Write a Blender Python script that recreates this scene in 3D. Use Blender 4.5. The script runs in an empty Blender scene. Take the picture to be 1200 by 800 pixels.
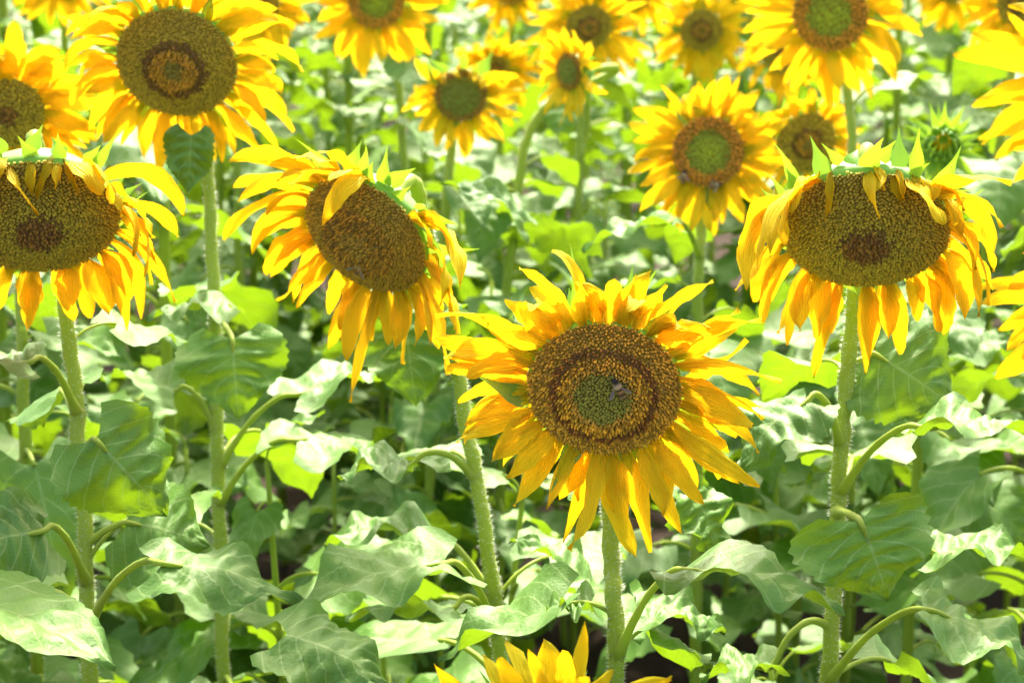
import bpy, math, random
import numpy as np
from mathutils import Vector, Matrix

# ------------------------------------------------------------------ camera
scene = bpy.context.scene
FPX = 2333.33                      # focal length in photograph pixels (1200 wide)
CAM = np.array([0.0, 0.0, 1.6])
PITCH = math.atan(550 / FPX)
FWD = np.array([0, math.cos(PITCH), -math.sin(PITCH)])
UP = np.array([0, math.sin(PITCH), math.cos(PITCH)])
RIGHT = np.array([1.0, 0, 0])
cam_d = bpy.data.cameras.new('camera')
cam = bpy.data.objects.new('camera', cam_d)
scene.collection.objects.link(cam)
cam.location = CAM
cam.rotation_euler = (math.pi / 2 - PITCH, 0, 0)
cam_d.sensor_width = 36
cam_d.lens = 36 * FPX / 1200
cam_d.clip_start = 0.05
cam_d.clip_end = 5000
cam_d.dof.use_dof = True
cam_d.dof.focus_distance = 1.67
cam_d.dof.aperture_fstop = 9.0
scene.camera = cam

# ------------------------------------------------------------------ sky, sun, exposure
SUN_EL, SUN_AZ = math.radians(55), math.radians(8)      # behind the flowers, a little to the right
world = bpy.data.worlds.new('World')
scene.world = world
world.use_nodes = True
wn = world.node_tree
sky = wn.nodes.new('ShaderNodeTexSky')
sky.sky_type = 'NISHITA'
sky.sun_disc = False
sky.sun_elevation = SUN_EL
sky.sun_rotation = SUN_AZ
sky.dust_density = 6.0
sky.ozone_density = 0.3
sky.air_density = 0.8
wn.links.new(sky.outputs[0], wn.nodes['Background'].inputs[0])
wn.nodes['Background'].inputs[1].default_value = 0.15
sun_d = bpy.data.lights.new('sun', 'SUN')
sun_d.energy = 2.7
sun_d.angle = math.radians(4.0)          # thin bright haze softens the shadows
sun_d.color = (1.0, 0.95, 0.86)
sun = bpy.data.objects.new('sun', sun_d)
scene.collection.objects.link(sun)
sdir = Vector((math.sin(SUN_AZ) * math.cos(SUN_EL), math.cos(SUN_AZ) * math.cos(SUN_EL), math.sin(SUN_EL)))
sun.rotation_euler = sdir.to_track_quat('Z', 'Y').to_euler()
sun.location = (0, 5, 8)
vs = scene.view_settings
vs.view_transform = 'Standard'
vs.look = 'None'
vs.gamma = 1
vs.use_curve_mapping = False
vs.exposure = 2.38
scene.cycles.use_denoising = True
scene.cycles.max_bounces = 10
scene.cycles.transmission_bounces = 8
scene.cycles.diffuse_bounces = 6

rng = np.random.default_rng(7)
rnd = random.Random(7)
COL = scene.collection

# ------------------------------------------------------------------ helpers
def nz(v):
    v = np.asarray(v, float)
    l = np.linalg.norm(v)
    return v / l if l > 1e-12 else v

def at(px, py, D):
    return CAM + D * (FWD + (px - 600) / FPX * RIGHT - (py - 400) / FPX * UP)

def proj(p):
    q = np.asarray(p) - CAM
    d = q @ FWD
    return 600 + FPX * (q @ RIGHT) / d, 400 - FPX * (q @ UP) / d, d

ORIGIN = {}

def make_mesh(name, verts, faces, mats, smooth=True, uv=None, col=None, midx=None):
    me = bpy.data.meshes.new(name)
    me.from_pydata([tuple(v) for v in verts], [], faces)
    for m in (mats if isinstance(mats, (list, tuple)) else [mats]):
        me.materials.append(m)
    if midx is not None:
        me.polygons.foreach_set('material_index', np.asarray(midx, dtype=np.int32))
    if smooth:
        me.polygons.foreach_set('use_smooth', np.ones(len(me.polygons), dtype=bool))
    if uv is not None:
        lay = me.uv_layers.new(name='UVMap')
        li = np.empty(len(me.loops), dtype=np.int32)
        me.loops.foreach_get('vertex_index', li)
        lay.data.foreach_set('uv', np.asarray(uv, dtype=np.float32)[li].ravel())
    if col is not None:
        a = me.color_attributes.new('Col', 'FLOAT_COLOR', 'POINT')
        c = np.ones((len(verts), 4), dtype=np.float32)
        c[:, :3] = col
        a.data.foreach_set('color', c.ravel())
    me.update()
    return me

def link(name, me, parent=None, origin=(0, 0, 0)):
    o = bpy.data.objects.new(name, me)
    COL.objects.link(o)
    origin = np.asarray(origin, float)
    po = np.zeros(3)
    if parent is not None:
        o.parent = parent
        po = ORIGIN[parent.name]
    o.location = origin - po
    ORIGIN[o.name] = origin
    return o

def mk(name, verts, faces, mats, parent=None, origin=None, **kw):
    v = np.asarray(verts, float)
    og = np.zeros(3) if origin is None else np.asarray(origin, float)
    return link(name, make_mesh(name, v - og, faces, mats, **kw), parent, og)

def thing(name, origin, label, cat, group=None):
    o = link(name, None, None, origin)
    o.empty_display_size = 0.05
    o['label'] = label
    o['category'] = cat
    if group:
        o['group'] = group
    return o

def catmull(pts, per=8):
    P = [np.asarray(p, float) for p in pts]
    P = [2 * P[0] - P[1]] + P + [2 * P[-1] - P[-2]]
    out = []
    for i in range(1, len(P) - 2):
        a, b, c, d = P[i - 1], P[i], P[i + 1], P[i + 2]
        for k in range(per):
            t = k / per
            out.append(0.5 * (2 * b + (c - a) * t + (2 * a - 5 * b + 4 * c - d) * t * t + (3 * b - a - 3 * c + d) * t ** 3))
    out.append(P[-2])
    return np.array(out)

def tube(path, radii, sides=8, cap=True):
    path = np.asarray(path)
    n = len(path)
    T = np.gradient(path, axis=0)
    ref = np.array([1.0, 0, 0]) if abs(nz(T[0])[0]) < 0.8 else np.array([0, 1.0, 0])
    verts, faces = [], []
    for i in range(n):
        t = nz(T[i])
        s = nz(ref - t * (ref @ t))
        b = np.cross(t, s)
        ref = s
        for k in range(sides):
            a = 2 * math.pi * k / sides
            verts.append(path[i] + radii[i] * (math.cos(a) * s + math.sin(a) * b))
    for i in range(n - 1):
        for k in range(sides):
            k2 = (k + 1) % sides
            faces.append((i * sides + k, i * sides + k2, (i + 1) * sides + k2, (i + 1) * sides + k))
    if cap:
        faces.append(tuple(range(sides))[::-1])
        faces.append(tuple((n - 1) * sides + k for k in range(sides)))
    return verts, faces

# ------------------------------------------------------------------ materials
def new_mat(name):
    m = bpy.data.materials.new(name)
    m.use_nodes = True
    nt = m.node_tree
    return m, nt, nt.nodes['Principled BSDF'], nt.nodes['Material Output']

def N(nt, t, **kw):
    n = nt.nodes.new(t)
    for k, v in kw.items():
        setattr(n, k, v)
    return n

def math_node(nt, op, a, b=None, c=None):
    n = N(nt, 'ShaderNodeMath', operation=op)
    for i, v in enumerate((a, b, c)):
        if v is None:
            continue
        if isinstance(v, (int, float)):
            n.inputs[i].default_value = v
        else:
            nt.links.new(v, n.inputs[i])
    return n.outputs[0]

def mixcol(nt, fac, a, b):
    n = N(nt, 'ShaderNodeMix', data_type='RGBA')
    for i, v in ((0, fac), (6, a), (7, b)):
        if isinstance(v, (int, float)):
            n.inputs[i].default_value = v
        elif isinstance(v, tuple):
            n.inputs[i].default_value = (*v, 1)
        else:
            nt.links.new(v, n.inputs[i])
    return n.outputs[2]

def leaf_material(name, dark, light, trans, tfac, rough, spec, sheen):
    m, nt, bs, out = new_mat(name)
    L = nt.links.new
    tc = N(nt, 'ShaderNodeTexCoord')
    sep = N(nt, 'ShaderNodeSeparateXYZ')
    L(tc.outputs['UV'], sep.inputs[0])
    nw = N(nt, 'ShaderNodeTexNoise')
    nw.inputs['Scale'].default_value = 14
    L(tc.outputs['Object'], nw.inputs['Vector'])
    u = math_node(nt, 'ADD', sep.outputs[0], math_node(nt, 'MULTIPLY', math_node(nt, 'SUBTRACT', nw.outputs[0], 0.5), 0.10))
    v = sep.outputs[1]
    av = math_node(nt, 'ABSOLUTE', math_node(nt, 'SUBTRACT', v, 0.5))          # 0 .. 0.5 from the midrib
    mid = math_node(nt, 'LESS_THAN', av, 0.012)
    ph = math_node(nt, 'FRACT', math_node(nt, 'MULTIPLY', math_node(nt, 'SUBTRACT', u, math_node(nt, 'MULTIPLY', av, 0.75)), 6.0))
    lat = math_node(nt, 'LESS_THAN', math_node(nt, 'ABSOLUTE', math_node(nt, 'SUBTRACT', ph, 0.5)), 0.045)
    ph2 = math_node(nt, 'FRACT', math_node(nt, 'MULTIPLY', math_node(nt, 'ADD', u, math_node(nt, 'MULTIPLY', av, 1.3)), 17.0))
    fine = math_node(nt, 'LESS_THAN', math_node(nt, 'ABSOLUTE', math_node(nt, 'SUBTRACT', ph2, 0.5)), 0.07)
    vein = math_node(nt, 'MAXIMUM', math_node(nt, 'MAXIMUM', mid, lat), math_node(nt, 'MULTIPLY', fine, 0.35))
    info = N(nt, 'ShaderNodeObjectInfo')
    noi = N(nt, 'ShaderNodeTexNoise')
    noi.inputs['Scale'].default_value = 22
    noi.inputs['Detail'].default_value = 5
    L(tc.outputs['Object'], noi.inputs['Vector'])
    f = math_node(nt, 'ADD', math_node(nt, 'MULTIPLY', noi.outputs[0], 0.7), math_node(nt, 'MULTIPLY', info.outputs['Random'], 0.5))
    f = math_node(nt, 'SUBTRACT', f, 0.1)
    c = mixcol(nt, f, dark, light)
    c = mixcol(nt, math_node(nt, 'MULTIPLY', vein, 0.55), c, (0.24, 0.34, 0.09))
    nb = N(nt, 'ShaderNodeTexNoise')
    nb.inputs['Scale'].default_value = 38
    nb.inputs['Detail'].default_value = 6
    nb.inputs['Roughness'].default_value = 0.7
    L(tc.outputs['Object'], nb.inputs['Vector'])
    mr = N(nt, 'ShaderNodeMapRange')
    mr.inputs['From Min'].default_value = 0.66
    mr.inputs['From Max'].default_value = 0.74
    L(nb.outputs[0], mr.inputs[0])
    c = mixcol(nt, math_node(nt, 'MULTIPLY', mr.outputs[0], 0.7), c, (0.20, 0.15, 0.04))
    L(c, bs.inputs['Base Color'])
    bs.inputs['Roughness'].default_value = rough
    bs.inputs['Specular IOR Level'].default_value = spec
    bs.inputs['Specular Tint'].default_value = (0.92, 1.0, 0.72, 1)
    bs.inputs['Sheen Weight'].default_value = sheen
    bs.inputs['Sheen Roughness'].default_value = 0.3
    bs.inputs['Sheen Tint'].default_value = (1.0, 1.0, 0.88, 1)
    # relief: veins sunk, fine blistering between them
    n2 = N(nt, 'ShaderNodeTexNoise')
    n2.inputs['Scale'].default_value = 160
    n2.inputs['Detail'].default_value = 3
    L(tc.outputs['Object'], n2.inputs['Vector'])
    h = math_node(nt, 'ADD', math_node(nt, 'MULTIPLY', n2.outputs[0], 0.6), math_node(nt, 'MULTIPLY', vein, -0.9))
    h = math_node(nt, 'ADD', h, math_node(nt, 'MULTIPLY', noi.outputs[0], 0.8))
    vo = N(nt, 'ShaderNodeTexVoronoi', feature='DISTANCE_TO_EDGE')
    vo.inputs['Scale'].default_value = 210
    L(tc.outputs['Object'], vo.inputs['Vector'])
    h = math_node(nt, 'ADD', h, math_node(nt, 'MULTIPLY', math_node(nt, 'MINIMUM', vo.outputs['Distance'], 0.25), 0.5))
    bp = N(nt, 'ShaderNodeBump')
    bp.inputs['Strength'].default_value = 0.5
    bp.inputs['Distance'].default_value = 0.0018
    L(h, bp.inputs['Height'])
    L(bp.outputs[0], bs.inputs['Normal'])
    tr = N(nt, 'ShaderNodeBsdfTranslucent')
    tcol = mixcol(nt, math_node(nt, 'MULTIPLY', vein, 0.4), trans, (0.12, 0.25, 0.02))
    tcol = mixcol(nt, math_node(nt, 'MULTIPLY', noi.outputs[0], 0.5), tcol, (trans[0] * 0.4, trans[1] * 0.55, trans[2] * 0.4))
    L(tcol, tr.inputs[0])
    ms = N(nt, 'ShaderNodeMixShader')
    ms.inputs[0].default_value = tfac
    L(bs.outputs[0], ms.inputs[1])
    L(tr.outputs[0], ms.inputs[2])
    L(ms.outputs[0], out.inputs[0])
    return m

M_LEAF = leaf_material('leaf_green', (0.028, 0.108, 0.001), (0.085, 0.215, 0.004), (0.29, 0.46, 0.008), 0.28, 0.57, 0.72, 0.10)

def petal_material(name, cA, cB, trans, tfac):
    m, nt, bs, out = new_mat(name)
    L = nt.links.new
    tc = N(nt, 'ShaderNodeTexCoord')
    sep = N(nt, 'ShaderNodeSeparateXYZ')
    L(tc.outputs['UV'], sep.inputs[0])
    u, v = sep.outputs[0], sep.outputs[1]
    info = N(nt, 'ShaderNodeObjectInfo')
    noi = N(nt, 'ShaderNodeTexNoise')
    noi.inputs['Scale'].default_value = 6
    noi.inputs['Detail'].default_value = 4
    mp = N(nt, 'ShaderNodeMapping')
    mp.inputs['Scale'].default_value = (1.2, 9, 1)
    L(tc.outputs['UV'], mp.inputs[0])
    L(mp.outputs[0], noi.inputs['Vector'])
    base = math_node(nt, 'POWER', math_node(nt, 'SUBTRACT', 1.0, u), 2.5)       # deeper orange at the claw
    f = math_node(nt, 'ADD', math_node(nt, 'MULTIPLY', base, 0.5), math_node(nt, 'MULTIPLY', info.outputs['Random'], 0.25))
    f = math_node(nt, 'ADD', f, math_node(nt, 'MULTIPLY', noi.outputs[0], 0.25))
    f = math_node(nt, 'SUBTRACT', f, 0.12)
    L(mixcol(nt, f, cA, cB), bs.inputs['Base Color'])
    bs.inputs['Roughness'].default_value = 0.6
    bs.inputs['Specular IOR Level'].default_value = 0.18
    wv = N(nt, 'ShaderNodeTexWave', wave_type='BANDS', bands_direction='Y')
    wv.inputs['Scale'].default_value = 3.2
    wv.inputs['Distortion'].default_value = 0.6
    L(tc.outputs['UV'], wv.inputs['Vector'])
    h = math_node(nt, 'ADD', wv.outputs[1], math_node(nt, 'MULTIPLY', noi.outputs[0], 1.2))
    bp = N(nt, 'ShaderNodeBump')
    bp.inputs['Strength'].default_value = 0.8
    bp.inputs['Distance'].default_value = 0.0016
    L(h, bp.inputs['Height'])
    L(bp.outputs[0], bs.inputs['Normal'])
    tr = N(nt, 'ShaderNodeBsdfTranslucent')
    L(mixcol(nt, f, trans, (trans[0] * 0.95, trans[1] * 0.62, trans[2])), tr.inputs[0])
    ms = N(nt, 'ShaderNodeMixShader')
    ms.inputs[0].default_value = tfac
    L(bs.outputs[0], ms.inputs[1])
    L(tr.outputs[0], ms.inputs[2])
    L(ms.outputs[0], out.inputs[0])
    return m

M_PETAL = petal_material('petal_yellow', (0.92, 0.77, 0.010), (0.90, 0.67, 0.006), (0.93, 0.55, 0.006), 0.40)
M_PETAL_OLD = petal_material('petal_orange', (0.91, 0.72, 0.010), (0.86, 0.58, 0.006), (0.92, 0.51, 0.006), 0.40)

def simple_mat(name, colA, colB, scale, rough, spec=0.4, trans=None, tfac=0.0, sheen=0.0, stretch=None, bump=0.0):
    m, nt, bs, out = new_mat(name)
    L = nt.links.new
    tc = N(nt, 'ShaderNodeTexCoord')
    noi = N(nt, 'ShaderNodeTexNoise')
    noi.inputs['Scale'].default_value = scale
    noi.inputs['Detail'].default_value = 5
    if stretch:
        mp = N(nt, 'ShaderNodeMapping')
        mp.inputs['Scale'].default_value = stretch
        L(tc.outputs['Object'], mp.inputs[0])
        L(mp.outputs[0], noi.inputs['Vector'])
    else:
        L(tc.outputs['Object'], noi.inputs['Vector'])
    L(mixcol(nt, noi.outputs[0], colA, colB), bs.inputs['Base Color'])
    bs.inputs['Roughness'].default_value = rough
    bs.inputs['Specular IOR Level'].default_value = spec
    bs.inputs['Sheen Weight'].default_value = sheen
    if bump:
        bp = N(nt, 'ShaderNodeBump')
        bp.inputs['Strength'].default_value = bump
        bp.inputs['Distance'].default_value = 0.002
        L(noi.outputs[0], bp.inputs['Height'])
        L(bp.outputs[0], bs.inputs['Normal'])
    if trans:
        tr = N(nt, 'ShaderNodeBsdfTranslucent')
        tr.inputs[0].default_value = (*trans, 1)
        ms = N(nt, 'ShaderNodeMixShader')
        ms.inputs[0].default_value = tfac
        L(bs.outputs[0], ms.inputs[1])
        L(tr.outputs[0], ms.inputs[2])
        L(ms.outputs[0], out.inputs[0])
    return m

M_STEM = simple_mat('stem_green', (0.21, 0.30, 0.020), (0.38, 0.47, 0.05), 60, 0.5, 0.25, (0.42, 0.54, 0.02), 0.3, 0.05, (1, 1, 0.06), 0.8)
M_BRACT = simple_mat('bract_green', (0.09, 0.24, 0.010), (0.20, 0.38, 0.03), 60, 0.5, 0.4, (0.32, 0.52, 0.02), 0.32, 0.15)
M_HAIR = simple_mat('hair_white', (0.45, 0.50, 0.30), (0.5, 0.55, 0.36), 10, 0.4, 0.5, (0.92, 0.93, 0.84), 0.8)
M_SOIL = simple_mat('soil_brown', (0.018, 0.012, 0.008), (0.055, 0.036, 0.024), 9, 0.95, 0.1, bump=1.0)
M_WING = simple_mat('wing_membrane', (0.22, 0.19, 0.15), (0.34, 0.30, 0.24), 60, 0.25, 0.6, (0.4, 0.36, 0.3), 0.5)
M_LEG = simple_mat('insect_leg_black', (0.012, 0.010, 0.008), (0.03, 0.022, 0.015), 60, 0.5)

def attr_mat(name, rough, spec, trans=0.0):
    m, nt, bs, out = new_mat(name)
    L = nt.links.new
    at_ = N(nt, 'ShaderNodeAttribute', attribute_name='Col')
    L(at_.outputs[0], bs.inputs['Base Color'])
    bs.inputs['Roughness'].default_value = rough
    bs.inputs['Specular IOR Level'].default_value = spec
    bs.inputs['Sheen Weight'].default_value = 0.15
    if trans:
        tr = N(nt, 'ShaderNodeBsdfTranslucent')
        L(at_.outputs[0], tr.inputs[0])
        ms = N(nt, 'ShaderNodeMixShader')
        ms.inputs[0].default_value = trans
        L(bs.outputs[0], ms.inputs[1])
        L(tr.outputs[0], ms.inputs[2])
        L(ms.outputs[0], out.inputs[0])
    return m
M_FLORET = attr_mat('floret_colours', 0.7, 0.25, 0.2)
M_BEE = attr_mat('bee_fur', 0.7, 0.3)
M_DISC = simple_mat('disc_base', (0.20, 0.14, 0.014), (0.30, 0.21, 0.018), 60, 0.9, 0.1)

# ------------------------------------------------------------------ ground
def build_ground():
    n = 110
    s = np.linspace(-1, 1, n)
    g = np.sinh(s * 9.5) / np.sinh(9.5) * 1500
    X, Y = np.meshgrid(g, g)
    Y = Y + 5
    r = np.hypot(X, Y - 5)
    Z = (np.sin(X * 7 + np.sin(Y * 5)) * np.cos(Y * 9) * 0.012 + rng.normal(0, 0.012, X.shape)) * np.clip(1.5 - r / 20, 0, 1) - 0.01
    V = np.stack([X.ravel(), Y.ravel(), Z.ravel()], 1)
    F = [(j * n + i, j * n + i + 1, (j + 1) * n + i + 1, (j + 1) * n + i) for j in range(n - 1) for i in range(n - 1)]
    o = mk('ground', V, F, M_SOIL)
    o['kind'] = 'structure'
    o['label'] = 'dark brown field soil seen in gaps under the leaves'
build_ground()

# ------------------------------------------------------------------ leaf blades
WU = [0, .06, .15, .25, .35, .5, .65, .8, .92, 1.0]
WV = [.50, .80, .96, 1.0, .97, .82, .58, .32, .12, 0.0]

def blade(C, S, Nn, L, W, fold=0.25, wave=0.012, pleat=0.004, r=None, nv=5):
    """leaf blade along centre points C with side vectors S and normals Nn"""
    r = r or rnd
    n = len(C)
    ph1, ph2 = r.uniform(0, 6.28), r.uniform(0, 6.28)
    k1, k2 = r.uniform(1.2, 2.4), r.uniform(1.2, 2.4)
    asym = r.uniform(-.06, .06)
    cr = [(r.uniform(8, 26), r.uniform(-18, 18), r.uniform(0, 6.28), r.uniform(.0006, .0022)) for _ in range(5)]
    verts, uvs = [], []
    for i in range(n):
        u = i / (n - 1)
        t = nz(C[min(i + 1, n - 1)] - C[max(i - 1, 0)])
        w = np.interp(u, WU, WV) * W / 2
        for j in range(-nv, nv + 1):
            v = j / nv
            a = abs(v)
            ww = w * (1 + asym * (1 if v > 0 else -1))
            if abs(j) == nv and 0 < i < n - 1:
                ww *= 1 + (0.045 if i % 2 else -0.03) + r.uniform(-.02, .02)
            back = L * 0.20 * a ** 1.4 * (1 - u) ** 3 - L * 0.05 * a * a * u * (1 - u) * 2
            ph, kk = (ph1, k1) if v > 0 else (ph2, k2)
            h = math.sin(fold) * a * ww * (1 - 0.45 * a)
            h += wave * a * a * math.sin(kk * 6.28 * u + ph) * (0.3 + 0.7 * min(1, w / (W * 0.3)))
            h += pleat * math.cos(6.28 * 6 * (u - 0.19 * 2 * a * 0.5)) * math.sin(math.pi * min(1, a * 1.15)) * min(1, w / (W * .35))
            h += sum(A_ * math.sin(fu * u + fv * v + p_) for fu, fv, p_, A_ in cr) * (.3 + .7 * a)
            h -= 0.0025 * math.exp(-(a / .12) ** 2)
            verts.append(C[i] + S[i] * (v * ww * (math.cos(fold) * a + (1 - a))) + Nn[i] * h - t * back)
            uvs.append((u, v * 0.5 + 0.5))
    m = 2 * nv + 1
    faces = [(i * m + j, i * m + j + 1, (i + 1) * m + j + 1, (i + 1) * m + j) for i in range(n - 1) for j in range(m - 1)]
    return verts, faces, uvs

def arc_frames(p0, d0, n0, L, n, bend, twist=0.0, down=None):
    """integrate a centre line; bend turns the tangent towards 'down', twist rolls it"""
    C, S, NN = [], [], []
    p = np.array(p0, float)
    T = nz(d0)
    nn = nz(np.asarray(n0) - T * (np.asarray(n0) @ T))
    dn = np.array([0, 0, -1.0]) if down is None else down
    ds = L / (n - 1)
    for i in range(n):
        s = np.cross(nn, T)
        C.append(p.copy()); S.append(nz(s)); NN.append(nn.copy())
        T = nz(T + dn * bend / (n - 1))
        nn = nz(nn - T * (nn @ T))
        a = twist / (n - 1)
        nn = nz(nn * math.cos(a) + np.cross(T, nn) * math.sin(a))
        p = p + T * ds
    return C, S, NN

LEAFLIB = []
def build_leaf_library():
    for k in range(18):
        r = random.Random(100 + k)
        pl = r.uniform(.07, .13)
        e0 = math.radians(r.uniform(35, 65))
        # petiole rises, then arches over
        path = [np.zeros(3)]
        T = np.array([math.cos(e0), 0, math.sin(e0)])
        side = r.uniform(-.5, .5)
        n = 8
        for i in range(n):
            path.append(path[-1] + T * pl / n)
            T = nz(T + np.array([0.05, side / n, -r.uniform(.9, 1.5) / n]))
        rad = np.interp(np.linspace(0, 1, n + 1), [0, .15, 1], [.0052, .0036, .0028])
        pv, pf = tube(path, rad, 6)
        L = r.uniform(.15, .20)
        W = L * r.uniform(.70, .92)
        sag = k % 3 == 0
        dir0 = nz(T + np.array([0, 0, r.uniform(-.35, .1) if sag else r.uniform(.05, .4)]))
        n0 = np.array([0, r.uniform(-.5, .5) if sag else r.uniform(-.3, .3), 1.0])
        C, S, NN = arc_frames(path[-1], dir0, n0, L, 21, r.uniform(.6, 1.3) if sag else r.uniform(.1, .6), r.uniform(-.8, .8) if sag else r.uniform(-.4, .4))
        bv, bf, uv = blade(C, S, NN, L, W, r.uniform(-.25, .55), r.uniform(.006, .022), r.uniform(.003, .006), r)
        leaf = make_mesh('leaf', np.array(bv), bf, M_LEAF, uv=uv)
        pet = make_mesh('petiole', np.array(pv), pf, M_STEM)
        allv = np.array(bv + pv)
        off = len(bv)
        both = make_mesh('leaf_far', allv, bf + [tuple(i + off for i in f) for f in pf], [M_LEAF, M_STEM],
                         uv=uv + [(0, 0)] * len(pv), midx=[0] * len(bf) + [1] * len(pf))
        LEAFLIB.append((leaf, pet, both, np.mean(np.array(bv), 0), pl + L))
build_leaf_library()

def place_leaf(plant, pos, az, scale, idx=None, tilt=0.0, far=False):
    leaf, pet, both, cen, _ = LEAFLIB[rnd.randrange(len(LEAFLIB)) if idx is None else idx]
    o = bpy.data.objects.new('leaf', both if far else leaf)
    COL.objects.link(o)
    o.parent = plant
    o.location = np.asarray(pos) - ORIGIN[plant.name]
    o.rotation_euler = (rnd.uniform(-.25, .25), tilt, az)
    o.scale = (scale,) * 3
    if not far:
        q = bpy.data.objects.new('petiole', pet)
        COL.objects.link(q)
        q.parent = o
    return o

def hand_leaf(plant, spath, py_stem, base, tip, D, W, nrm, bow=0.10, fold=0.3, wave=0.012, twist=0.0, pet=True, dbase=0.0, dtip=0.0, arch=0.02):
    """a leaf whose petiole leaves the stem path near picture row py_stem, blade from base to tip (picture px, depth offsets)"""
    b = at(base[0], base[1], D + dbase)
    t = at(tip[0], tip[1], D + dtip)
    L = np.linalg.norm(t - b)
    a = nz(t - b)
    nh = nz(nrm[0] * RIGHT + nrm[1] * UP - nrm[2] * FWD)
    nn = nz(nh - a * (nh @ a))
    n = 27
    C, S, NN = [], [], []
    for i in range(n):
        u = i / (n - 1)
        an = twist * (u - .5)
        n2 = nz(nn * math.cos(an) + np.cross(a, nn) * math.sin(an))
        C.append(b + a * L * u + nn * bow * L * (4 * u * (1 - u)) * (1 - .2 * u))
        S.append(nz(np.cross(n2, a)))
        NN.append(n2)
    r = random.Random(int(base[0] * 7 + base[1] * 13))
    bv, bf, uv = blade(C, S, NN, L, W, fold, wave, 0.004, r, 6)
    o = mk('leaf', bv, bf, M_LEAF, plant, b, uv=uv)
    if pet and spath is not None:
        ys = np.array([proj(p)[1] for p in spath])
        s0 = spath[int(np.argmin(abs(ys - py_stem)))]
        m1 = s0 * .62 + b * .38 + np.array([0, 0, arch])
        m2 = s0 * .25 + b * .75 + np.array([0, 0, arch * .9])
        P = catmull([s0, m1, m2, b, b + a * .018 + nn * bow * L * .22], 5)
        pv, pf = tube(P, np.interp(np.linspace(0, 1, len(P)), [0, .06, .16, .8, 1], [.0075, .0050, .0036, .0027, .0013]) * (1 + .08 * np.sin(np.arange(len(P)) * 2.3)), 7)
        mk('petiole', pv, pf, M_STEM, o, s0)
    return o

# ------------------------------------------------------------------ flower heads
def petal_geo(p0, d0, n0, L, W, g, curl, twist, r, nu=10, nv=3, side=0.0, wind=0.0):
    C, S, NN = [], [], []
    p = np.array(p0, float)
    T = nz(d0)
    nn = nz(n0 - T * (n0 @ T))
    ds = L / nu
    lat = side
    for i in range(nu + 1):
        s = nz(np.cross(nn, T))
        C.append(p.copy()); S.append(s); NN.append(nn.copy())
        t = i / nu
        T = nz(T + np.array([0, 0, -1.0]) * g * (0.4 + 1.2 * t) / nu + nn * curl * (0.3 + 1.4 * t) / nu + s * lat / nu + np.array([wind, 0, 0]) / nu)
        nn = nz(nn - T * (nn @ T))
        a = twist / nu
        nn = nz(nn * math.cos(a) + np.cross(T, nn) * math.sin(a))
        p = p + T * ds
    cup = r.uniform(-.25, .45)
    k, ph = r.uniform(1, 2.5), r.uniform(0, 6.28)
    verts, uv = [], []
    tipk = r.uniform(2.2, 3.6)
    side_k = [(r.uniform(.88, 1.1), r.uniform(.88, 1.1)) for _ in range(nu + 1)]
    for i in range(nu + 1):
        t = i / nu
        w = W / 2 * (0.38 + 0.62 * min(1, t / .38) ** .8) * max(0.0, 1 - t ** tipk) ** .75
        w = max(w, W * .02)
        for j in range(-nv, nv + 1):
            v = j / nv
            h = cup * w * v * v + 0.0011 * math.cos(v * 3 * math.pi) * (1 - t * .6) + W * .12 * v * math.sin(k * 6.28 * t + ph)
            verts.append(C[i] + S[i] * v * w * side_k[i][0 if v < 0 else 1] + NN[i] * h)
            uv.append((t, v * .5 + .5))
    m = 2 * nv + 1
    faces = [(i * m + j, i * m + j + 1, (i + 1) * m + j + 1, (i + 1) * m + j) for i in range(nu) for j in range(m - 1)]
    return verts, faces, uv

def bract_geo(p0, d0, n0, L, W, bend, r, nu=6):
    C, S, NN = [], [], []
    p = np.array(p0, float)
    T = nz(d0)
    nn = nz(n0 - T * (n0 @ T))
    for i in range(nu + 1):
        s = nz(np.cross(nn, T))
        C.append(p.copy()); S.append(s); NN.append(nn.copy())
        T = nz(T + nn * bend / nu)
        nn = nz(nn - T * (nn @ T))
        p = p + T * L / nu
    wp = [.8, 1.0, .85, .5, .25, .12, .02]
    verts = []
    for i in range(nu + 1):
        w = W / 2 * wp[i]
        for v in (-1, -.4, .4, 1):
            verts.append(C[i] + S[i] * v * w + NN[i] * (abs(v) * w * .35))
    faces = [(i * 4 + j, i * 4 + j + 1, (i + 1) * 4 + j + 1, (i + 1) * 4 + j) for i in range(nu) for j in range(3)]
    return verts, faces

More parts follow.
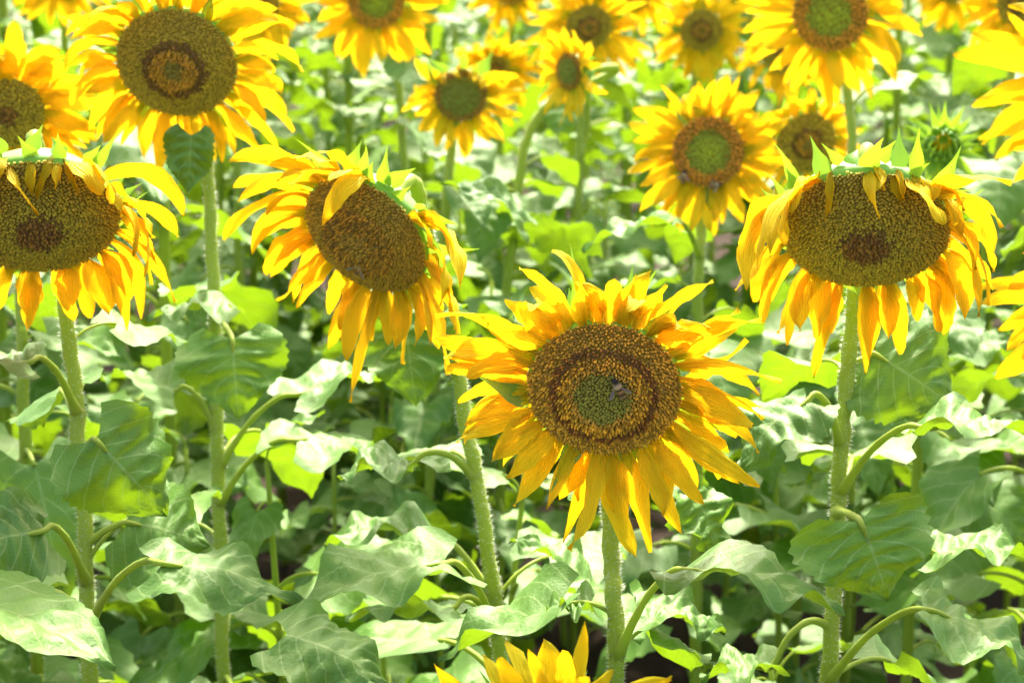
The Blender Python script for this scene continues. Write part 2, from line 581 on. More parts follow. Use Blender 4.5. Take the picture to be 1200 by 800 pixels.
BROWN = np.array([.045, .016, .006])
def floret_style(kind, q, i, r):
    """base colour, tip colour, height, girth for a floret at relative radius q"""
    j = r.uniform(.78, 1.22) * 1.75
    if kind == 'ripe':            # front flower: green eye, orange ring with dark tips, golden-brown outer florets
        if q < .37:
            return np.array([.20, .19, .018]) * j, np.array([.24, .21, .02]) * j, .0022, .95
        if q < .43:
            return np.array([.36, .23, .018]) * j, np.array([.46, .23, .02]) * j, .0035, .9
        if q < .60:
            o = np.array([.56, .34, .016]) * j
            return o, (BROWN if r.random() < .45 else o), .0042, .85
        if q < .70:
            o = np.array([.28, .12, .012]) * j
            return o, (BROWN if r.random() < .7 else o * 1.5), .0042, .85
        o = np.array([.52, .33, .022]) * j
        return o, (BROWN * 1.3 if r.random() < .5 else o), 0.0026, .85
    if kind == 'old':             # nodding heads: olive florets, small dark rusty eye
        o = np.array([.29, .225, .014]) * j
        if q < .09:
            o = np.array([.24, .13, .016]) * j
            return o, (BROWN if r.random() < .35 else o), .003, .95
        if q < .23:
            o = np.array([.22, .11, .013]) * j
            return o, (BROWN if r.random() < .5 else o), .0035, .9
        if q < .36 and r.random() < 1 - (q - .23) / .13:
            o = np.array([.15, .09, .012]) * j
        return o, (o * .35 if r.random() < .14 else o * 1.1), .0016, .98
    if kind == 'rusty':           # wide golden-rust eye full of dark tips
        if q < .22:
            o = np.array([.30, .19, .02]) * j
            return o, (BROWN if r.random() < .25 else o), .003, .95
        if q < .58:
            o = (np.array([.36, .20, .014]) if r.random() < .6 else np.array([.24, .15, .014])) * j
            return o, (BROWN if r.random() < .4 else o), .0035, .9
        o = np.array([.27, .18, .014]) * j
        return o, (o * .4 if r.random() < .15 else o * 1.1), .0018, .98
    if kind == 'ring':            # open heads: olive outer, rusty ring, small olive eye
        if q < .17:
            return np.array([.20, .15, .02]) * j, np.array([.22, .17, .022]) * j, .003, .95
        if q < .38:
            o = np.array([.42, .23, .014]) * j
            return o, o * (.4 if r.random() < .25 else 1), .006, .85
        if q < .52:
            o = np.array([.17, .085, .012]) * j
            return o, o * (.4 if r.random() < .3 else 1), .004, .9
        o = np.array([.30, .21, .014]) * j
        return o, o * (.5 if r.random() < .1 else 1.1), .0017, .98
    if kind == 'young':           # big green eye in an orange collar
        if q < .60:
            k = q / .6
            o = (np.array([.32, .36, .012]) * (1 - k) + np.array([.19, .21, .014]) * k) * j
            return o, o, .0018, .98
        o = np.array([.52, .27, .014]) * j
        return o, o * (.4 if r.random() < .18 else 1), .0055, .85
    # 'green'
    if q < .75:
        o = np.array([.17, .19, .02]) * j
        return o, o, .002, .98
    o = np.array([.30, .17, .016]) * j
    return o, o * .8, .004, .9

def disc_geo(c, n, ex, ey, R, dome, kind, count, r, dent=0.0):
    """florets packed on a sunflower spiral"""
    verts, faces, cols = [], [], []
    sp = R * math.sqrt(math.pi / count)
    def surf(q):
        return dome * R * (1 - q * q) - dent * R * math.exp(-(q / .3) ** 2)
    for i in range(count):
        q = math.sqrt((i + .5) / count)
        a = i * 2.399963
        rad = ex * math.cos(a) + ey * math.sin(a)
        tan = -ex * math.sin(a) + ey * math.cos(a)
        h0 = surf(q)
        slope = -2 * dome * q
        fn = nz(n - rad * slope)
        cb, ct, hh, gir = floret_style(kind, max(0.0, q + r.gauss(0, .022)), i, r)
        p = c + rad * q * R + n * h0 + (rad * r.gauss(0, .22) + tan * r.gauss(0, .22)) * sp
        lean = nz(fn + rad * r.uniform(-.25, .15) + tan * r.uniform(-.2, .2))
        s = sp * .60 * gir * r.uniform(.9, 1.12)
        hh = hh * r.uniform(.75, 1.25)
        b0 = len(verts)
        for k in range(4):
            aa = k * math.pi / 2 + a
            w = rad * math.cos(aa) + tan * math.sin(aa)
            verts.append(p + w * s - fn * .001); cols.append(cb * .9)
        for k in range(4):
            aa = k * math.pi / 2 + a
            w = rad * math.cos(aa) + tan * math.sin(aa)
            verts.append(p + w * s * .8 + lean * hh * .6); cols.append(cb)
        verts.append(p + lean * hh); cols.append(ct)
        for k in range(4):
            k2 = (k + 1) % 4
            faces.append((b0 + k, b0 + k2, b0 + 4 + k2, b0 + 4 + k))
            faces.append((b0 + 4 + k, b0 + 4 + k2, b0 + 8))
        if ct is not cb:          # the tip colour covers the upper facets too
            for k in range(4):
                cols[b0 + 4 + k] = cb * .6 + ct * .4
    return verts, faces, np.array(cols)

def receptacle_geo(c, n, ex, ey, R, dome, depth, sides=28, dent=0.0):
    prof = [(q * R, dome * R * (1 - q * q) - dent * R * math.exp(-(q / .3) ** 2) - .0015) for q in (.05, .3, .55, .8, .97)]
    nfront = len(prof) - 1
    prof += [(R * 1.005, -.003), (R * 1.0, -.009), (R * .85, -.30 * depth - .012), (R * .5, -.62 * depth - .008), (R * .24, -.85 * depth), (.0085, -depth)]
    verts, faces, mi = [], [], []
    for (rr, h) in prof:
        for k in range(sides):
            a = 2 * math.pi * k / sides
            verts.append(c + (ex * math.cos(a) + ey * math.sin(a)) * rr + n * h)
    for i in range(len(prof) - 1):
        for k in range(sides):
            k2 = (k + 1) % sides
            faces.append((i * sides + k, (i + 1) * sides + k, (i + 1) * sides + k2, i * sides + k2))
            mi.append(0 if i < nfront else 1)
    faces.append(tuple(range(sides))); mi.append(0)
    return verts, faces, mi

def head_frame(c, phi, tilt):
    tocam = nz(CAM - c)
    rt = nz(np.cross(np.array([0, 0, 1.0]), tocam)); rt = rt if rt @ RIGHT > 0 else -rt
    up = nz(np.cross(tocam, rt)); up = up if up[2] > 0 else -up
    ph, t = math.radians(phi), math.radians(tilt)
    n = nz(math.cos(t) * tocam + math.sin(t) * (math.cos(ph) * rt + math.sin(ph) * up))
    ey = nz(up - n * (up @ n))
    ex = nz(np.cross(ey, n))
    return n, ex, ey

def add_hairs(path, radii, z0, z1, count, parent, r, ln=(.002, .0048)):
    T = np.gradient(path, axis=0)
    verts, faces = [], []
    idx = [i for i in range(len(path) - 1) if z0 <= path[i][2] <= z1]
    if not idx:
        return
    seg = [float(np.linalg.norm(path[i + 1] - path[i])) for i in idx]
    picks = r.choices(idx, weights=seg, k=count)
    for i in picks:
        f = r.random()
        p = path[i] * (1 - f) + path[i + 1] * f
        t = nz(T[i])
        a = r.uniform(0, 6.283)
        s = nz(np.cross(t, np.array([0.3, .9, .1])))
        b = np.cross(t, s)
        o = math.cos(a) * s + math.sin(a) * b
        q = np.cross(t, o)
        d = nz(o + t * r.uniform(-.35, .5) + q * r.uniform(-.3, .3))
        rad = radii[i] * .97
        L = r.uniform(*ln)
        k = len(verts)
        w = .00022
        base = p + o * rad
        verts += [base + q * w, base - q * w * .5 + t * w * .8, base - q * w * .5 - t * w * .8, base + d * L]
        faces += [(k, k + 1, k + 3), (k + 1, k + 2, k + 3), (k + 2, k, k + 3)]
    o = mk('stem_hair', verts, faces, M_HAIR, parent, ORIGIN[parent.name], smooth=False)
    o['kind'] = 'stuff'

HEROES = {}

def sunflower(key, label, px, py, D, disc, phi, tilt, plen, pw, npet=40, kind='old', dome=.16, dent=0.0, way=(), droop=.6,
              el=(-10, 25), old=False, fold_over=0.0, keep=1.0, florets=700, hq=True, leaves='all', hairs=0, bracts=20, blen=.045,
              stem_r=.0071, group=None, curl=(-.4, .4), bract_el=(-25, 15), seed=1, back=.05, twist=.5, gaps=(), wind=0.0):
    r = random.Random(seed * 977 + 5)
    c = at(px, py, D)
    R = disc / 2 * D / FPX
    n, ex, ey = head_frame(c, phi, tilt)
    neck = c - n * (back + .004)
    # stem path from the ground up to the neck
    lowpts = [at(w[0], w[1], D + w[2]) for w in way]
    if lowpts:
        last = lowpts[-1]
        d = (lowpts[-1] - lowpts[0]) if len(lowpts) > 1 else np.array([0, 0, -1.0])
        lean = np.array([d[0], d[1] * .3, 0]) / max(.15, abs(d[2])) * min(.25, last[2]) * .5 if len(lowpts) > 1 else np.zeros(3)
        base = np.array([last[0] + lean[0], last[1] + lean[1], -.02])
    else:
        base = np.array([neck[0] + r.uniform(-.04, .04), neck[1] + .05, -.02])
    up1 = neck - n * .045 + np.array([0, 0, -.006])
    body = [base]
    if lowpts:
        body += [np.array([(base[0] + lowpts[-1][0]) / 2, (base[1] + lowpts[-1][1]) / 2, lowpts[-1][2] * .5])]
        body += lowpts[::-1]
    else:
        body += [base * .5 + np.array([up1[0], up1[1] + .02, up1[2] - .16]) * .5 + np.array([r.uniform(-.01, .01), 0, 0]),
                 np.array([up1[0], up1[1] + .015, up1[2] - .16])]
    path = catmull(body + [up1, neck + n * .002], 10)
    H = neck[2]
    radii = np.interp(np.linspace(0, 1, len(path)), [0, .8, 1], [stem_r * 1.15, stem_r, stem_r * .95])
    radii = radii * (1 + np.array([r.uniform(-.07, .09) for _ in range(len(path))]))
    path[4:-6] += np.array([[r.uniform(-.0016, .0016), r.uniform(-.0016, .0016), 0] for _ in range(len(path) - 10)])
    plant = thing('sunflower', (base[0], base[1], 0), label, 'sunflower', group)
    sv, sf = tube(path, radii, 12 if hq else 8)
    stem = mk('stem', sv, sf, M_STEM, plant, (base[0], base[1], 0))
    if hairs:
        add_hairs(path, radii, .55, H - .03, hairs, stem, r)
    # head
    rv, rf, mi = receptacle_geo(c, n, ex, ey, R, dome, back, 32 if hq else 20, dent)
    head = mk('flower_head', rv, rf, [M_DISC, M_BRACT], plant, c, midx=mi)
    dv, df, dc = disc_geo(c, n, ex, ey, R, dome, kind, florets, r, dent)
    fl = mk('disc_florets', dv, df, M_FLORET, head, c, smooth=False, col=dc)
    fl['kind'] = 'stuff'
    mat = M_PETAL_OLD if old else M_PETAL
    Lp, Wp = plen * D / FPX, pw
    for k in range(npet):
        layer = k % 2
        a = 2 * math.pi * (k + r.uniform(-.35, .35)) / npet
        rad = ex * math.cos(a) + ey * math.sin(a)
        top = rad @ np.array([0, 0, 1.0])
        if any(g0 < math.degrees(a) % 360 < g1 for g0, g1 in gaps) and r.random() < .85:
            continue
        if old and r.random() < .12:
            continue
        e = math.radians(r.uniform(*el)) - (.12 if layer else 0)
        L = Lp * r.uniform(.62, 1.18)
        W = Wp * r.uniform(.6, 1.15)
        g, cu, tw, sd = droop * r.uniform(.7, 1.3), r.uniform(*curl), r.uniform(-twist, twist), r.uniform(-.55, .55)
        if top > .6:
            L *= .82
        if old:
            L *= r.uniform(.72, 1.15); a += r.uniform(-.08, .08); tw *= 1.5
            rad = ex * math.cos(a) + ey * math.sin(a)
        if r.random() < .22:
            cu += r.choice((-1.3, 1.2)); tw *= 1.6
        if fold_over and top > .70:
            if r.random() > keep:
                continue
            e = math.radians(r.uniform(35, 90))
            g = fold_over * r.uniform(.6, 1.6)
            L *= r.uniform(.45, .95); W *= r.uniform(.35, .75); tw = r.uniform(-2.5, 2.5); sd = r.uniform(-1.6, 1.6); cu = r.uniform(-1.5, 2.8)
        elif fold_over and top > .10:
            e = math.radians(r.uniform(0, 55)); sd = r.uniform(-.9, .9); g *= r.uniform(.7, 1.3)
        p0 = c + rad * R * (1.0 if layer else .97) - n * (.006 if layer else .001)
        d0 = rad * math.cos(e) + n * math.sin(e)
        n0 = n * math.cos(e) - rad * math.sin(e)
        pv, pf, uv = petal_geo(p0, d0, n0, L, W, g, cu, tw, r, 11 if hq else 7, 3 if hq else 2, sd, wind * (.4 + max(0.0, top)))
        mk('petal', pv, pf, mat, head, p0, uv=uv)
    for k in range(bracts):
        a = 2 * math.pi * (k + r.uniform(-.3, .3)) / bracts
        rad = ex * math.cos(a) + ey * math.sin(a)
        a += r.uniform(-.12, .12)
        rad = ex * math.cos(a) + ey * math.sin(a)
        e = math.radians(r.uniform(*bract_el))
        p0 = c + rad * R * .985 - n * (.006 + .005 * (k % 3))
        d0 = nz(rad * math.cos(e) + n * math.sin(e) + np.cross(n, rad) * r.uniform(-.75, .75))
        n0 = n * math.cos(e) - rad * math.sin(e)
        bv, bf = bract_geo(p0, d0, n0, blen * r.uniform(.45, 1.25), (.008 + blen * .22) * r.uniform(.7, 1.2), r.uniform(-1.0, 1.0), r)
        mk('bract', bv, bf, M_BRACT, head, p0)
    HEROES[key] = dict(plant=plant, path=path, c=c, n=n, R=R, px=px, py=py, D=D, rp=(disc / 2 + plen * .8), H=H, mode=leaves)
    return plant

# ------------------------------------------------------------------ the sunflowers in view
sunflower('A', 'large front sunflower facing the camera, orange-ringed disc with a bee, fully in focus', 708, 456, 1.67, 182, -95, 33,
          122, .0215, 68, 'ripe', dome=.28, dent=.05, way=((716, 640, .10), (722, 800, .10)), droop=.35, el=(-18, 38), florets=2300,
          hairs=5200, leaves='low', bracts=22, blen=.055, bract_el=(-10, 25), curl=(-.7, .8), twist=1.1, seed=31)
sunflower('B', 'drooping sunflower turned to the left with loose orange petals, left of the big front bloom', 428, 276, 1.92, 162, 228, 50,
          114, .024, 50, 'rusty', dome=.30, way=((512, 330, .11), (545, 490, .10), (587, 775, .10)), droop=1.7, el=(-5, 40), old=True, florets=2200,
          hairs=3000, leaves='low', bracts=34, blen=.045, seed=4, fold_over=0, gaps=((25, 62),), twist=.7, wind=-.75)
sunflower('C', 'heavy nodding sunflower on the right with green bracts showing above its olive disc', 1014, 270, 1.75, 196, -88, 47,
          106, .023, 62, 'old', dome=.30, way=((997, 395, .135), (984, 560, .13), (970, 800, .12)), droop=3.0, el=(0, 35), old=True, florets=2600,
          hairs=3000, leaves='low', bracts=34, blen=.036, seed=5, fold_over=2.6, keep=.7, bract_el=(-75, -5), twist=.8)
sunflower('D', 'nodding sunflower cut by the left edge, petals curled over its dark olive disc', 44, 255, 1.80, 192, -92, 48,
          106, .026, 50, 'old', dome=.30, way=((80, 385, .135), (95, 560, .13), (107, 800, .12)), droop=3.0, el=(0, 35), old=True, florets=2400,
          hairs=3000, leaves='low', bracts=34, blen=.036, seed=6, fold_over=2.9, keep=.95, bract_el=(-75, -5), twist=.8)
sunflower('E', 'tall sunflower at upper left with broad olive disc and small rusty ring', 207, 74, 2.25, 142, -112, 31,
          84, .023, 54, 'ring', dome=.30, way=((243, 205, .06), (252, 400, .06), (262, 800, .06)), droop=1.1, el=(-20, 15), florets=1900,
          hairs=2500, leaves='low', bracts=18, seed=7, twist=.8)
sunflower('F', 'fresh upright sunflower with neat yellow petals and a green-eyed orange disc', 830, 178, 2.75, 84, -95, 6,
          64, .021, 52, 'young', dome=.12, way=((820, 290, .05), (818, 420, .05), (815, 800, .05)), droop=.12, el=(-8, 22), florets=800,
          leaves='behind', bracts=16, seed=8, hairs=1500, twist=.4)
sunflower('G', 'sunflower cut by the left edge just below the tall upper-left bloom', 8, 133, 2.35, 88, -85, 25,
          76, .028, 42, 'old', dome=.14, way=((24, 250, .05), (28, 500, .05)), droop=.6, el=(-15, 20), florets=600, leaves='behind', bracts=14, seed=9, hairs=1500)
sunflower('H', 'small half-open sunflower with pale green inner petals curling over its green disc', 540, 112, 3.1, 62, -80, 14,
          42, .020, 40, 'green', dome=.18, way=((527, 200, .05), (514, 340, .05), (504, 560, .05), (482, 800, .05)), droop=.3, el=(-5, 35), florets=400, leaves='all',
          bracts=16, seed=10, hq=False, fold_over=.9, keep=.9, hairs=900)
sunflower('I', 'fresh sunflower at the top edge left of centre, upper half cut off', 441, 2, 3.4, 66, -95, 12,
          52, .026, 40, 'young', dome=.12, way=((466, 90, .05), (476, 250, .05), (480, 500, .05)), droop=.35, el=(-15, 15), florets=450, leaves='all',
          bracts=14, seed=11, hairs=1600, hq=False)
sunflower('J', 'sunflower near the top centre, half hidden by a smaller bloom in front', 690, 32, 3.6, 54, -60, 20,
          50, .026, 42, 'ring', dome=.12, way=((680, 160, .05), (676, 330, .05)), droop=.5, el=(-15, 20), florets=400, leaves='all', bracts=14, seed=12, hairs=1600, hq=False)
sunflower('K', 'small sunflower seen side-on just in front of the top centre bloom', 667, 84, 3.15, 42, 185, 48,
          40, .019, 34, 'green', dome=.2, way=((628, 140, .04), (602, 270, .04), (590, 420, .04)), droop=.25, el=(5, 40), florets=350, leaves='all',
          bracts=14, seed=13, hq=False, hairs=900)
sunflower('L', 'sunflower at the top edge between the side-on bloom and the fresh round one', 822, 36, 4.1, 50, -80, 14,
          38, .024, 38, 'ring', dome=.12, way=((812, 140, .05), (815, 500, .05), (822, 780, .05)), droop=.5, el=(-15, 20), florets=350, leaves='all', bracts=12, seed=14, hairs=1600, hq=False)
sunflower('M', 'wide sunflower at the top edge right of centre with green eye and orange ring', 973, 17, 2.95, 88, -110, 12,
          66, .027, 44, 'young', dome=.13, way=((996, 130, .05), (1004, 300, .05), (1000, 500, .05)), droop=.55, el=(-15, 15), florets=600, leaves='behind',
          bracts=16, seed=15, hairs=1600, hq=False)
sunflower('N', 'shaded sunflower tucked behind the fresh green-eyed bloom, orange disc half hidden', 945, 168, 3.15, 74, -40, 28,
          44, .024, 36, 'ring', dome=.12, way=((948, 290, .05), (938, 560, .05), (931, 770, .05)), droop=.6, el=(-15, 15), old=True, florets=400, leaves='behind', bracts=12, seed=16, hairs=1600, hq=False)
sunflower('O', 'dim sunflower behind the wide top bloom, only its lower rim showing', 917, 62, 3.9, 50, -90, 15,
          36, .024, 34, 'old', dome=.12, way=((912, 170, .05),), droop=.7, old=True, florets=300, leaves='all', bracts=10, seed=17, hq=False)
sunflower('Q', 'sunflower cut by the right edge at the top, long petals reaching left', 1294, 104, 2.35, 120, -100, 15,
          104, .030, 42, 'ring', dome=.13, way=((1240, 260, .05),), droop=.55, el=(-15, 15), florets=400, leaves='behind', bracts=12, seed=18, hairs=1600)
sunflower('R', 'sunflower almost out of view at the right edge, a few hanging petal tips showing', 1326, 362, 1.95, 150, -95, 30,
          98, .028, 42, 'old', dome=.13, way=((1290, 520, .05),), droop=1.0, old=True, florets=400, leaves='none', bracts=12, seed=19)
sunflower('S', 'sunflower at the top edge behind the tall upper-left bloom', 300, 6, 3.5, 56, -95, 15,
          40, .024, 38, 'ring', dome=.12, way=((278, 180, .05), (285, 420, .05), (297, 650, .05)), droop=.5, florets=300, leaves='all', bracts=12, seed=20, hairs=1600, hq=False)
sunflower('T', 'sunflower peeking from behind the small half-open bloom near top centre', 580, 82, 4.2, 36, -90, 20,
          38, .026, 36, 'ring', dome=.12, way=((585, 190, .05),), droop=.5, florets=250, leaves='all', bracts=10, seed=21, hq=False)
sunflower('U', 'low sunflower at the bottom edge, only its upper yellow petals showing', 652, 890, 1.50, 130, -90, 8,
          112, .021, 42, 'young', dome=.14, way=((665, 1000, .05),), droop=.10, el=(-10, 20), florets=500, leaves='none', bracts=12, seed=22, hq=True, curl=(-.2, .7))
sunflower('V', 'far sunflower at the top edge above the small half-open bloom', 600, -14, 5.2, 42, -90, 15,
          34, .028, 36, 'young', dome=.12, droop=.4, florets=200, leaves='all', bracts=8, seed=23, hq=False)
sunflower('W', 'far sunflower at the top edge right of the wide green-eyed bloom', 1118, -18, 4.6, 46, -90, 15,
          38, .028, 36, 'ring', dome=.12, droop=.5, florets=200, leaves='all', bracts=8, seed=24, hq=False)
sunflower('X', 'sunflower in the top right corner above the edge-cut bloom', 1196, 4, 3.3, 56, -100, 15,
          46, .027, 38, 'ring', dome=.12, way=((1160, 250, .05), (1146, 420, .05), (1140, 700, .05)), droop=.6, florets=250, leaves='all', bracts=10, seed=25, hq=False)
sunflower('Y', 'far sunflower at the top edge above the side-on bloom', 745, -8, 5.0, 40, -90, 15,
          32, .028, 34, 'ring', dome=.12, droop=.4, florets=200, leaves='all', bracts=8, seed=26, hq=False)
sunflower('Z', 'sunflower at the top edge far left behind the tall bloom', 70, -30, 4.0, 56, -90, 15,
          44, .027, 36, 'ring', dome=.12, droop=.4, florets=200, leaves='all', bracts=8, seed=27, hq=False)

# ------------------------------------------------------------------ the unopened bud
def bud():
    px, py, D = 1104, 170, 2.6
    r = random.Random(44)
    c = at(px, py, D)
    R = .023
    n, ex, ey = head_frame(c, 80, 15)
    neck = c - n * .034
    base = at(1062, 800, D + .06); base[2] = -.02
    path = catmull([base, at(1072, 600, D + .06), at(1092, 330, D + .06), neck - n * .02 + np.array([0, .02, -.05]), neck], 10)
    radii = np.interp(np.linspace(0, 1, len(path)), [0, .85, 1], [.008, .006, .006])
    plant = thing('sunflower', (base[0], base[1], 0), 'unopened green sunflower bud ringed with pointed bracts, behind the right nodding bloom', 'sunflower')
    sv, sf = tube(path, radii, 10)
    mk('stem', sv, sf, M_STEM, plant, (base[0], base[1], 0))
    rv, rf, mi = receptacle_geo(c, n, ex, ey, R, .55, .03, 24)
    head = mk('flower_head', rv, rf, [M_BRACT, M_BRACT], plant, c, midx=mi)
    for layer, (cnt, e0, L, q) in enumerate(((14, 82, .030, .85), (16, 60, .032, .95), (16, 20, .036, 1.0), (12, -15, .042, 1.0))):
        for k in range(cnt):
            a = 2 * math.pi * (k + r.uniform(-.3, .3) + layer * .5) / cnt
            rad = ex * math.cos(a) + ey * math.sin(a)
            e = math.radians(e0 + r.uniform(-12, 12))
            p0 = c + rad * R * q + n * (.006 - .006 * layer)
            d0 = rad * math.cos(e) + n * math.sin(e)
            n0 = n * math.cos(e) - rad * math.sin(e)
            bv, bf = bract_geo(p0, d0, n0, L * r.uniform(.8, 1.2), .013 * r.uniform(.8, 1.2), (.9 if layer < 2 else r.uniform(-.2, .5)), r)
            mk('bract', bv, bf, M_BRACT, head, p0)
    for k in range(9):           # yellow petals just showing inside
        a = 2 * math.pi * k / 9
        rad = ex * math.cos(a) + ey * math.sin(a)
        p0 = c + rad * R * .55 + n * .008
        pv, pf, uv = petal_geo(p0, nz(n - rad * .25), -rad, .022, .008, 0, .2, 0, r, 6, 2)
        mk('petal', pv, pf, M_PETAL, head, p0, uv=uv)
    HEROES['P'] = dict(plant=plant, path=path, c=c, n=n, R=R, px=px, py=py, D=D, rp=48, H=neck[2], mode='behind')
bud()

# ------------------------------------------------------------------ leaves placed one by one on the nearest plants
def HL(key, *a, **k):
    h = HEROES[key]
    return hand_leaf(h['plant'], h['path'], *a, **k)
# plant under the tall upper-left bloom
HL('E', 376, (272, 396), (280, 492), 2.20, .130, (.05, .30, 1), bow=.10, fold=-.35, dbase=-.05, dtip=-.06, arch=.004)
HL('E', 355, (266, 356), (172, 374), 2.26, .085, (0, 1, .25), bow=.10, fold=-.1, pet=False)
HL('E', 590, (346, 516), (440, 522), 2.22, .12, (.1, 1, .30), bow=.10, fold=-.3, dtip=.10)
HL('E', 560, (350, 462), (458, 446), 2.30, .10, (0, 1, .18), bow=.12, fold=.2, dtip=.10)
HL('E', 515, (206, 458), (118, 446), 2.30, .10, (0, 1, .18), bow=.12, fold=.2, dtip=.08)
HL('E', 235, (224, 158), (221, 228), 2.22, .062, (0, .1, 1), bow=.08, fold=-.3, pet=False)
# plant at the left edge
HL('D', 545, (112, 515), (196, 604), 1.78, .125, (-.25, .55, 1), bow=.16, fold=-.55, dbase=-.05, dtip=-.02, wave=.016, arch=.004)
HL('D', 480, (34, 425), (-60, 440), 1.85, .10, (0, 1, .22), bow=.10, fold=.25)
HL('D', 690, (50, 622), (-50, 650), 1.76, .11, (.2, .8, 1), bow=.14, fold=-.4, dbase=-.02, dtip=-.05)
HL('D', 735, (-60, 700), (136, 782), 1.64, .14, (.1, 1, .22), bow=.08, fold=.15, wave=.008, dtip=-.06, pet=False)
HL('D', 722, (190, 660), (352, 706), 1.78, .105, (-.1, 1, .55), bow=.12, fold=-.45, dbase=-.02, wave=.012)
HL('D', 640, (150, 612), (246, 640), 1.92, .13, (0, .6, .9), bow=.14, fold=-.3, dtip=.02, arch=.004)
HL('D', 800, (336, 742), (462, 808), 1.72, .11, (.15, .9, .7), bow=.12, fold=-.5, pet=False)
# plant of the left-turned bloom
HL('B', 730, (520, 660), (336, 722), 1.86, .120, (.1, 1, .30), bow=.10, fold=.12, wave=.014, dtip=-.06)
HL('B', 745, (532, 712), (405, 728), 1.97, .09, (0, 1, -.12), bow=.12, fold=-.2)
HL('B', 690, (488, 622), (380, 640), 2.05, .10, (0, 1, .2), bow=.12, fold=.2)
HL('B', 430, (474, 366), (488, 476), 2.0, .125, (-.1, .2, 1), bow=.10, fold=-.3, dbase=.02, arch=.0)
HL('B', 560, (478, 548), (395, 560), 2.0, .09, (0, 1, .2), bow=.12, fold=.2)
# front flower's plant
HL('A', 770, (806, 668), (990, 724), 1.66, .095, (.1, 1, .22), bow=.12, fold=.12, wave=.012, dbase=.02, dtip=-.04)
HL('A', 745, (752, 706), (850, 742), 1.80, .09, (0, 1, .25), bow=.12, fold=-.1, pet=False)
HL('A', 760, (690, 712), (640, 716), 1.76, .08, (0, 1, .1), bow=.10, fold=.2, pet=False)
HL('A', 640, (690, 682), (598, 632), 1.98, .09, (0, 1, .22), bow=.10, fold=.2, pet=False)
HL('A', 620, (812, 578), (848, 655), 1.86, .075, (.5, .5, .8), bow=.1, fold=-.3, pet=False)
# plant of the right nodding bloom
HL('C', 600, (1008, 610), (1040, 704), 1.72, .130, (-.05, .48, 1), bow=.14, fold=-.32, dbase=-.06, dtip=-.05, wave=.016, arch=.002)
HL('C', 520, (946, 470), (868, 560), 1.82, .10, (-.15, 1, .45), bow=.2, fold=-.3, dbase=.02)
HL('C', 575, (1085, 502), (1215, 512), 1.80, .09, (.05, 1, .2), bow=.12, fold=.2)
HL('C', 790, (1094, 716), (1215, 784), 1.72, .11, (.25, 1, .35), bow=.12, fold=-.2, wave=.016)
HL('C', 660, (1095, 648), (1225, 660), 1.85, .09, (0, 1, .2), bow=.12, fold=.2)
HL('C', 430, (1024, 414), (1120, 478), 1.86, .130, (.1, .15, 1), bow=.10, fold=-.25, dbase=.03, dtip=.02, arch=0)
HL('C', 735, (905, 780), (820, 796), 1.85, .09, (0, 1, .1), bow=.1, fold=.2)
# leaves on plants a little further back
HL('H', 245, (612, 258), (516, 214), 2.55, .07, (.15, 1, .55), bow=.12, fold=.35, pet=False)
HL('F', 300, (782, 262), (682, 294), 2.62, .065, (0, 1, .22), bow=.12, fold=.2)
HL('K', 225, (688, 300), (600, 262), 3.0, .10, (0, .8, -.5), bow=.1, fold=.2, pet=False)

# ------------------------------------------------------------------ leaves spiralling up every stem
def leaf_clear(cen, rad_m, own=None):
    x, y, d = proj(cen)
    if d < 1.25:
        return False
    rr = rad_m * FPX / d * .75
    for k, h in HEROES.items():
        if h['D'] > d - .03 and math.hypot(x - h['px'], y - h['py']) < h['rp'] * .95 + rr:
            return False
    return True

def spiral_leaves(key, h, r):
    mode = h['mode']
    if mode == 'none':
        return
    path = h['path']
    H = h['H']
    zs = np.maximum.accumulate(path[:, 2])
    top = H - .10
    z = .16
    k = r.random() * 6.28
    while z < top:
        i = int(np.argmin(abs(path[:, 2] - z)))
        p = path[i]
        k += 2.39996 + r.uniform(-.3, .3)
        f = (z - .16) / (top - .16)
        sc = (0.85 if f < .7 else .85 - (f - .7) * 1.1) * r.uniform(.75, 1.15)
        dirv = np.array([math.cos(k), math.sin(k), 0])
        cen = p + dirv * .17 * sc + np.array([0, 0, .03])
        x, y, d = proj(cen)
        ok = leaf_clear(cen, .075 * sc)
        if mode == 'low' and y < 830 and not (dirv[1] > .35 and d > h['D'] + .06):
            ok = False
        if mode == 'behind' and dirv[1] < -.2 and y < h['py'] + h['rp'] * 2.2:
            ok = False
        if ok:
            place_leaf(h['plant'], p, k, sc, r.randrange(len(LEAFLIB)), r.uniform(-.25, .3))
        z += r.uniform(.030, .050) if z > .55 else r.uniform(.055, .09)

for i, (key, h) in enumerate(list(HEROES.items())):
    spiral_leaves(key, h, random.Random(500 + i))

